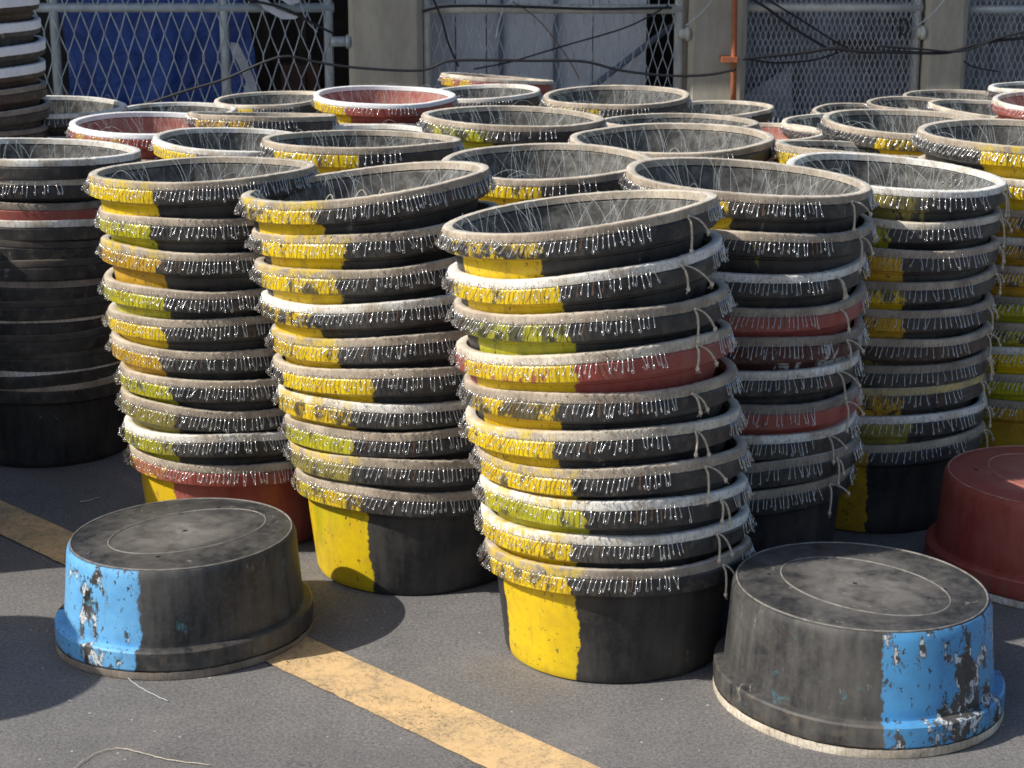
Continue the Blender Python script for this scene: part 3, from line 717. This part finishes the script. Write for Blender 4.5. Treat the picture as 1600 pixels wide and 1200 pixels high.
def fence_panel(u0, u1, uposts, railv, mesh_w, mesh_h, wr, wmat, pmat, label, stubs=()):
    a = fp(u0, 90); b = fp(u1, 90); zr = fp(u0, railv).z
    t = empty("fence_panel", Matrix.Translation((a.x, YF, 0)), label, "fence", "mesh fence panels between the concrete pillars")
    inv = Matrix.Translation((-a.x, -YF, 0))
    def part(name, mb, m, sm=True): mb.v = [inv @ Vector(v) for v in mb.v]; return link(name, mb.mesh(name, m, sm), t)
    for z, nm in ((zr, "rail"), (ZT, "rail"), (.03, "rail")):
        mb = MB(); pipe(mb, (a.x-.02, YF, z), (b.x+.02, YF, z), px(7.5)); part(nm, mb, pmat)
    for u in uposts:
        x = fp(u, 90).x; mb = MB(); pipe(mb, (x, YF+.005, 0), (x, YF+.005, ZT+.05), px(7.5)); part("post", mb, pmat)
    part("wire_mesh", lattice(a.x, b.x, .05, ZT, mesh_w, mesh_h, wr, YF-.02, random.Random(int(u0))), wmat)
    for (s0, s1, v) in stubs:
        p = fp(s0, v); q = fp(s1, v); mb = MB(); pipe(mb, (p.x, YF-.03, p.z), (q.x, YF-.03, q.z), px(8)); mb.tube([(q.x-.012, YF-.03, q.z), (q.x+.012, YF-.03, q.z)], px(11), 12); part("stub_pipe", mb, pmat)
    return t
fence_panel(-420, 518, (-300, -100, 88, 352, 514), 12, px(23.5), px(73), .0036, M_WIRE, M_PIPE, "leftmost fence panel of wide diamond mesh before the blue tarp", stubs=((518, 545, 64),))
fence_panel(664, 1060, (667, 1060), 14, px(15.5), px(56), .0028, M_WIRE, M_PIPE2, "fence panel of narrow diamond mesh before pale boards", stubs=((1060, 1074, 52),))
fence_panel(1166, 1432, (1430,), 12, px(8.2), px(22), .0030, M_WIRED, M_PIPE2, "fence panel with dense dark grille, between second and third pillars", stubs=((1432, 1440, 50),))
fence_panel(1508, 2000, (1800, 2000), 15, px(9), px(24), .0026, M_WIRED, M_PIPE, "rightmost fence panel with dense dark grille", stubs=())
def pillar(u0, u1, label, round_=False):
    a = fp(u0, 90); b = fp(u1, 90); wdt = b.x-a.x; cx = (a.x+b.x)/2
    mb = MB(); nz = 14; prof = []
    ch = .03
    outline = [(-.5*wdt, -.19+ch), (-.5*wdt+ch, -.19), (.5*wdt-ch, -.19), (.5*wdt, -.19+ch), (.5*wdt, .19), (-.5*wdt, .19)]
    rnd = random.Random(int(u0))
    for k in range(nz+1):
        for x, y in outline: mb.v.append(Vector((x+rnd.gauss(0, .002), y+rnd.gauss(0, .002), 2.5*k/nz)))
    m = len(outline)
    for k in range(nz):
        for j in range(m): mb.quad([k*m+j, k*m+(j+1) % m, (k+1)*m+(j+1) % m, (k+1)*m+j])
    mb.quad([nz*m+j for j in range(m)])
    o = link("concrete_pillar", mb.mesh("concrete_pillar", M_CONC, False), None, Matrix.Translation((cx, YF+.12, 0)))
    tag(o, label, "pillar", "concrete pillars along the fence")
pillar(546, 661, "leftmost thick concrete pillar, plain, between the blue and pale fence panels")
pillar(1074, 1164, "concrete pillar with the orange pipe fixed on it")
pillar(1440, 1506, "narrow concrete pillar right of the dense grille panel")
# orange pipe
x = fp(1139, 90).x; t = empty("vertical_pipe", Matrix.Translation((x, YF-.14, 0)), "rusty orange vertical pipe clamped to the second pillar", "pipe")
mb = MB(); mb.tube([(.02, 0, 0), (.012, 0, .5), (0, 0, 1.2), (0, 0, 2.4)], px(4.6), 12); link("pipe", mb.mesh("pipe", M_ORANGE), t)
zb = fp(1139, 88).z; mb = MB(); mb.box((-px(16), -.035, zb-px(4)), (px(8), .07, zb+px(4))); link("clamp", mb.mesh("clamp", M_ORANGE, False), t)

# blue tarp hanging behind the first panel
a = fp(96, 0, .35); b = fp(392, 0, .35)
mb = MB(); nx, nz = 70, 40; rnd = random.Random(3)
for k in range(nz+1):
    for i in range(nx+1):
        fx, fz = i/nx, k/nz; z = .02+1.5*fz; xx = a.x+(b.x-a.x)*fx*(1-.10*max(0, fz-.3)) + .02*math.sin(fz*9)
        y = YF+.35+.05*mnoise.noise(Vector((fx*5, fz*3, 1)))+.025*mnoise.noise(Vector((fx*14, fz*9, 4)))
        mb.v.append(Vector((xx, y, z)))
for k in range(nz):
    for i in range(nx): q = k*(nx+1)+i; mb.quad([q, q+1, q+nx+2, q+nx+1])
tag(link("blue_tarp", mb.mesh("blue_tarp", tarp_mat())), "crumpled dark blue tarpaulin hanging behind the left fence panel", "tarpaulin")
# torn white paper and bits beside it
def sheet(name, uvs, dy, mat, label, cat, thick=.01):
    P = [fp(u, v, dy) for u, v in uvs]; mb = MB(); n = len(P)
    for p in P: mb.v.append(p)
    for p in P: mb.v.append(p+Vector((0, thick, 0)))
    mb.quad(list(range(n))); mb.quad(list(range(n, 2*n))[::-1])
    for i in range(n): mb.quad([i, n+i, n+(i+1) % n, (i+1) % n])
    return tag(link(name, mb.mesh(name, mat, False)), label, cat)
sheet("torn_paper", [(360, 66), (372, 68), (384, 92), (400, 130), (404, 150), (380, 146), (384, 128), (372, 100), (362, 84)], .22, M_PAPER, "torn white paper strip beside the blue tarpaulin", "paper")
sheet("plastic_scrap", [(395, -14), (408, -10), (432, 14), (466, 26), (462, 30), (440, 30), (412, 14)], -.06, M_PAPER, "white plastic scrap caught on the left fence rail", "plastic scrap", .004)
sheet("cloth_scrap", [(432, -20), (470, -20), (468, 4), (452, 8), (440, 0)], -.09, M_PAPER, "crumpled pale cloth on top of the left fence rail", "cloth scrap", .006)
M_BRICK = simple_mat("brown_clutter", (.10, .045, .03), (.05, .03, .025), 7, .9)
mb = MB(); p = fp(440, 150, .4); mb.box((p.x, YF+.40, 0), (p.x+px(62), YF+.7, p.z+px(50))); mb.box((p.x+px(12), YF+.38, 0), (p.x+px(40), YF+.39, p.z+px(36)))
tag(link("brown_crate", mb.mesh("brown_crate", M_BRICK, False)), "dark reddish brown crate in the gloom behind the left panel", "crate")
# pale boards behind the second panel
edges = [664, 712, 760, 782, 866, 926, 1010]
bt = empty("board_wall", Matrix.Translation((fp(664, 90, .3).x, YF+.3, 0)), "pale grey board partition behind the narrow mesh panel", "partition")
x00 = fp(664, 90, .3).x
for i in range(len(edges)-1):
    x0 = fp(edges[i], 90, .3).x-x00; x1 = fp(edges[i+1], 90, .3).x-x00
    mb = MB(); mb.box((x0+.003, .004*(i % 3), .02), (x1-.003, .03+.004*(i % 3), 2.0)); link("board", mb.mesh("board", M_BOARD, False), bt)
M_BLUEG = simple_mat("blue_grey_post", (.17, .21, .27), (.12, .15, .20), 8, .6)
for u in (783, 868):
    x0 = fp(u-4, 90, .28).x-x00; mb = MB(); mb.box((x0, -.035, 0), (x0+px(8), -.006, 2.05)); link("batten", mb.mesh("batten", M_BLUEG, False), bt)
mb = MB(); p = fp(905, 150, .2); q = fp(1050, 40, .2); pipe(mb, (p.x-.2, YF+.2, p.z-.16), q, px(5)); tag(link("leaning_pole", mb.mesh("leaning_pole", M_BLUEG)), "blue grey pole leaning diagonally behind the narrow mesh", "pole")
# shed walls behind the dense panels
for (u0, u1, lab, m) in ((1150, 1445, "stained tin sheeting behind the dense grille", M_DARKG), (1495, 2050, "grey tin sheeting behind the rightmost grille", M_DARKG)):
    x0 = fp(u0, 90, .25).x; x1 = fp(u1, 90, .25).x; mb = MB(); n = 160; b0_ = 0
    for k in (0, 1):
        for i in range(n+1): mb.v.append(Vector((x0+(x1-x0)*i/n, YF+.25+.012*math.sin(i*1.05), .02+2.0*k)))
    for i in range(n): mb.quad([i, i+1, n+2+i, n+1+i])
    tag(link("tin_sheet", mb.mesh("tin_sheet", m)), lab, "metal sheet")
M_CRINK = simple_mat("sunlit_tin", (.42, .44, .48), (.26, .28, .31), 16, .5, .2, .4)
sheet("sunlit_offcut", [(1160, 150), (1236, 103), (1240, 190), (1160, 200)], .15, M_CRINK, "crinkled tin, painted pale as a sunlit patch, low behind the dense grille's left corner", "metal sheet", .01)  # sheet piece coloured pale in the outline of a sunlit patch
M_RUSTP = simple_mat("rust_stain", (.10, .06, .045), (.06, .05, .045), 7, .9)
sheet("rusty_panel", [(1300, 62), (1372, 60), (1368, 78), (1306, 82)], .14, M_RUSTP, "small rusty panel behind the upper part of the dense grille", "metal sheet", .01)
# shed at the very back
t = empty("shed", Matrix.Translation((0, 13.6, 0)), "dark shed wall, and unseen roof added overhead to shade the fence", "shed")
mb = MB(); mb.box((-7, 0, 0), (7, .15, 3.2)); link("wall", mb.mesh("wall", M_VDARK, False), t)
mb = MB()
n = 300
for y0, z0 in ((-2.78, 2.60), (.3, 2.95)):
    for i in range(n+1): mb.v.append(Vector((-8+15*i/n, y0, z0+.015*math.sin(i*1.2))))
for i in range(n): mb.quad([i, i+1, n+2+i, n+1+i])
link("roof", mb.mesh("roof", M_DARKG), t)  # unseen roof with its gutter, added and sized to shade the fence
mb = MB(); mb.box((-7.9, -2.8, 2.46), (6.9, -2.74, 2.57)); link("gutter", mb.mesh("gutter", M_PIPE, False), t)
# dark recess objects behind panel one
mb = MB(); p = fp(395, 0, .6); mb.box((p.x, YF+.62, 0), (p.x+.09, YF+.72, 2.2)); mb.box((p.x+.25, YF+.66, 0), (p.x+.30, YF+.72, 2.2)); 
tag(link("timber_frame", mb.mesh("timber_frame", simple_mat("old_timber", (.05, .04, .03), (.09, .075, .06), 6, .9), False)), "old dark timber frame in the shade right of the tarpaulin", "timber")

# cables
def cable(pts, r, label, dy=-.05, mat=M_CABLE, name="cable", cat="cable"):
    P = [fp(u, v, dy) for u, v in pts]; out = []
    for i in range(len(P)-1):
        p0, p1, p2, p3 = P[max(i-1, 0)], P[i], P[i+1], P[min(i+2, len(P)-1)]
        for k in range(10):
            s = k/10; out.append(.5*((2*p1)+(-p0+p2)*s+(2*p0-5*p1+4*p2-p3)*s*s+(-p0+3*p1-3*p2+p3)*s**3))
    out.append(P[-1]); mb = MB(); mb.tube(out, r, 6); tag(link(name, mb.mesh(name, mat)), label, cat, "cables strung along the fence" if cat == "cable" else None)
cable([(230, 162), (290, 142), (350, 124), (410, 98), (450, 88), (500, 98), (560, 106), (655, 110), (700, 96), (760, 94), (830, 95), (910, 96), (970, 110), (1040, 118), (1105, 117), (1150, 108)], px(2.2), "long black cable sagging across the left panel and first pillar", -.20)
cable([(660, 18), (700, 10), (800, 10), (930, 14), (1050, 12)], px(2.2), "black cable tied along the rail of the second panel", -.06)
cable([(676, -4), (690, 30), (700, 66), (716, 104)], px(1.8), "short black cable dropping at the left of the second panel", -.05)
cable([(740, 108), (800, 96), (880, 72), (980, 42), (1045, 8)], px(1.4), "thin black wire rising across the second panel", -.05)
cable([(380, -2), (440, 12), (480, 32), (520, 52)], px(2.0), "black cable beneath the plastic scrap", -.07)
cable([(1160, 92), (1200, 88), (1260, 82), (1300, 76), (1340, 80), (1410, 82), (1480, 82), (1540, 66), (1620, 58)], px(2.6), "thick black cable across the dense grille and third pillar", -.22)
cable([(1170, -4), (1200, 14), (1240, 44), (1290, 74)], px(2.2), "black cable slanting down from the dense grille's rail", -.06)
cable([(1190, -6), (1250, 30), (1310, 68), (1345, 82), (1400, 80)], px(1.6), "thinner black cable slanting beside the thick one", -.07)
cable([(1166, 92), (1210, 98), (1270, 94), (1310, 82)], px(1.6), "black cable loop low on the dense grille", -.08)
cable([(1370, 72), (1430, 76), (1500, 80), (1560, 60), (1640, 40)], px(1.8), "upper black cable passing the narrow pillar", -.23)
cable([(1500, 90), (1520, 104), (1560, 112)], px(1.2), "thin drooping wire right of the narrow pillar", -.05)
cable([(1072, 40), (1100, 16), (1118, -8)], px(1.2), "pale wire slanting across the second pillar", -.12, M_WIRE)
cable([(1434, 40), (1460, 18), (1482, -8)], px(1.2), "pale wire slanting across the narrow pillar", -.12, M_WIRE)
cable([(775, 60), (784, 20), (800, 2), (812, -6)], px(1.4), "pale bent wire hooked on the second panel", -.05, M_WIRE)
cable([(800, 2), (840, 30), (880, 80), (905, 122)], px(1.0), "fine brown wire hanging over the second panel", -.05, M_RUST)
cable([(468, -4), (478, 30), (496, 50)], px(1.0), "pale loose wire by the left panel's corner", -.06, M_WIRE)
# coil tied on the grille post
mb = MB(); c = fp(1413, 42, -.06); pts = [(c.x+px(6)*math.cos(a*.7)*(1+.1*math.sin(a*3)), c.y+.003*a*.1, c.z+px(12)*math.sin(a*.7)) for a in [i*.5 for i in range(70)]]
mb.tube(pts, px(1.3), 5); tag(link("cable_coil", mb.mesh("cable_coil", M_CABLE)), "small black cable coil tied beside the grille post", "cable coil")

if __name__ == "__main__":
    POSX = POS + [('A', .18, 4.2, 0), ('B', -.28, 4.7, 0), ('C', -.72, 4.96, 0), ('D', .54, 4.71, 0), ('E', .93, 5.08, 0), ('F', 1.38, 5.5, 0), ('X', -1.34, 5.67, 0), ('W', -2, 7.95, 0)]
    for i in range(len(POSX)):
        for j in range(i):
            dd = math.hypot(POSX[i][1]-POSX[j][1], POSX[i][2]-POSX[j][2])
            if dd < .54: print("CLOSE", POSX[i][0], POSX[j][0], round(dd, 2), [round(q, 2) for q in POSX[i][1:]], [round(q, 2) for q in POSX[j][1:]])
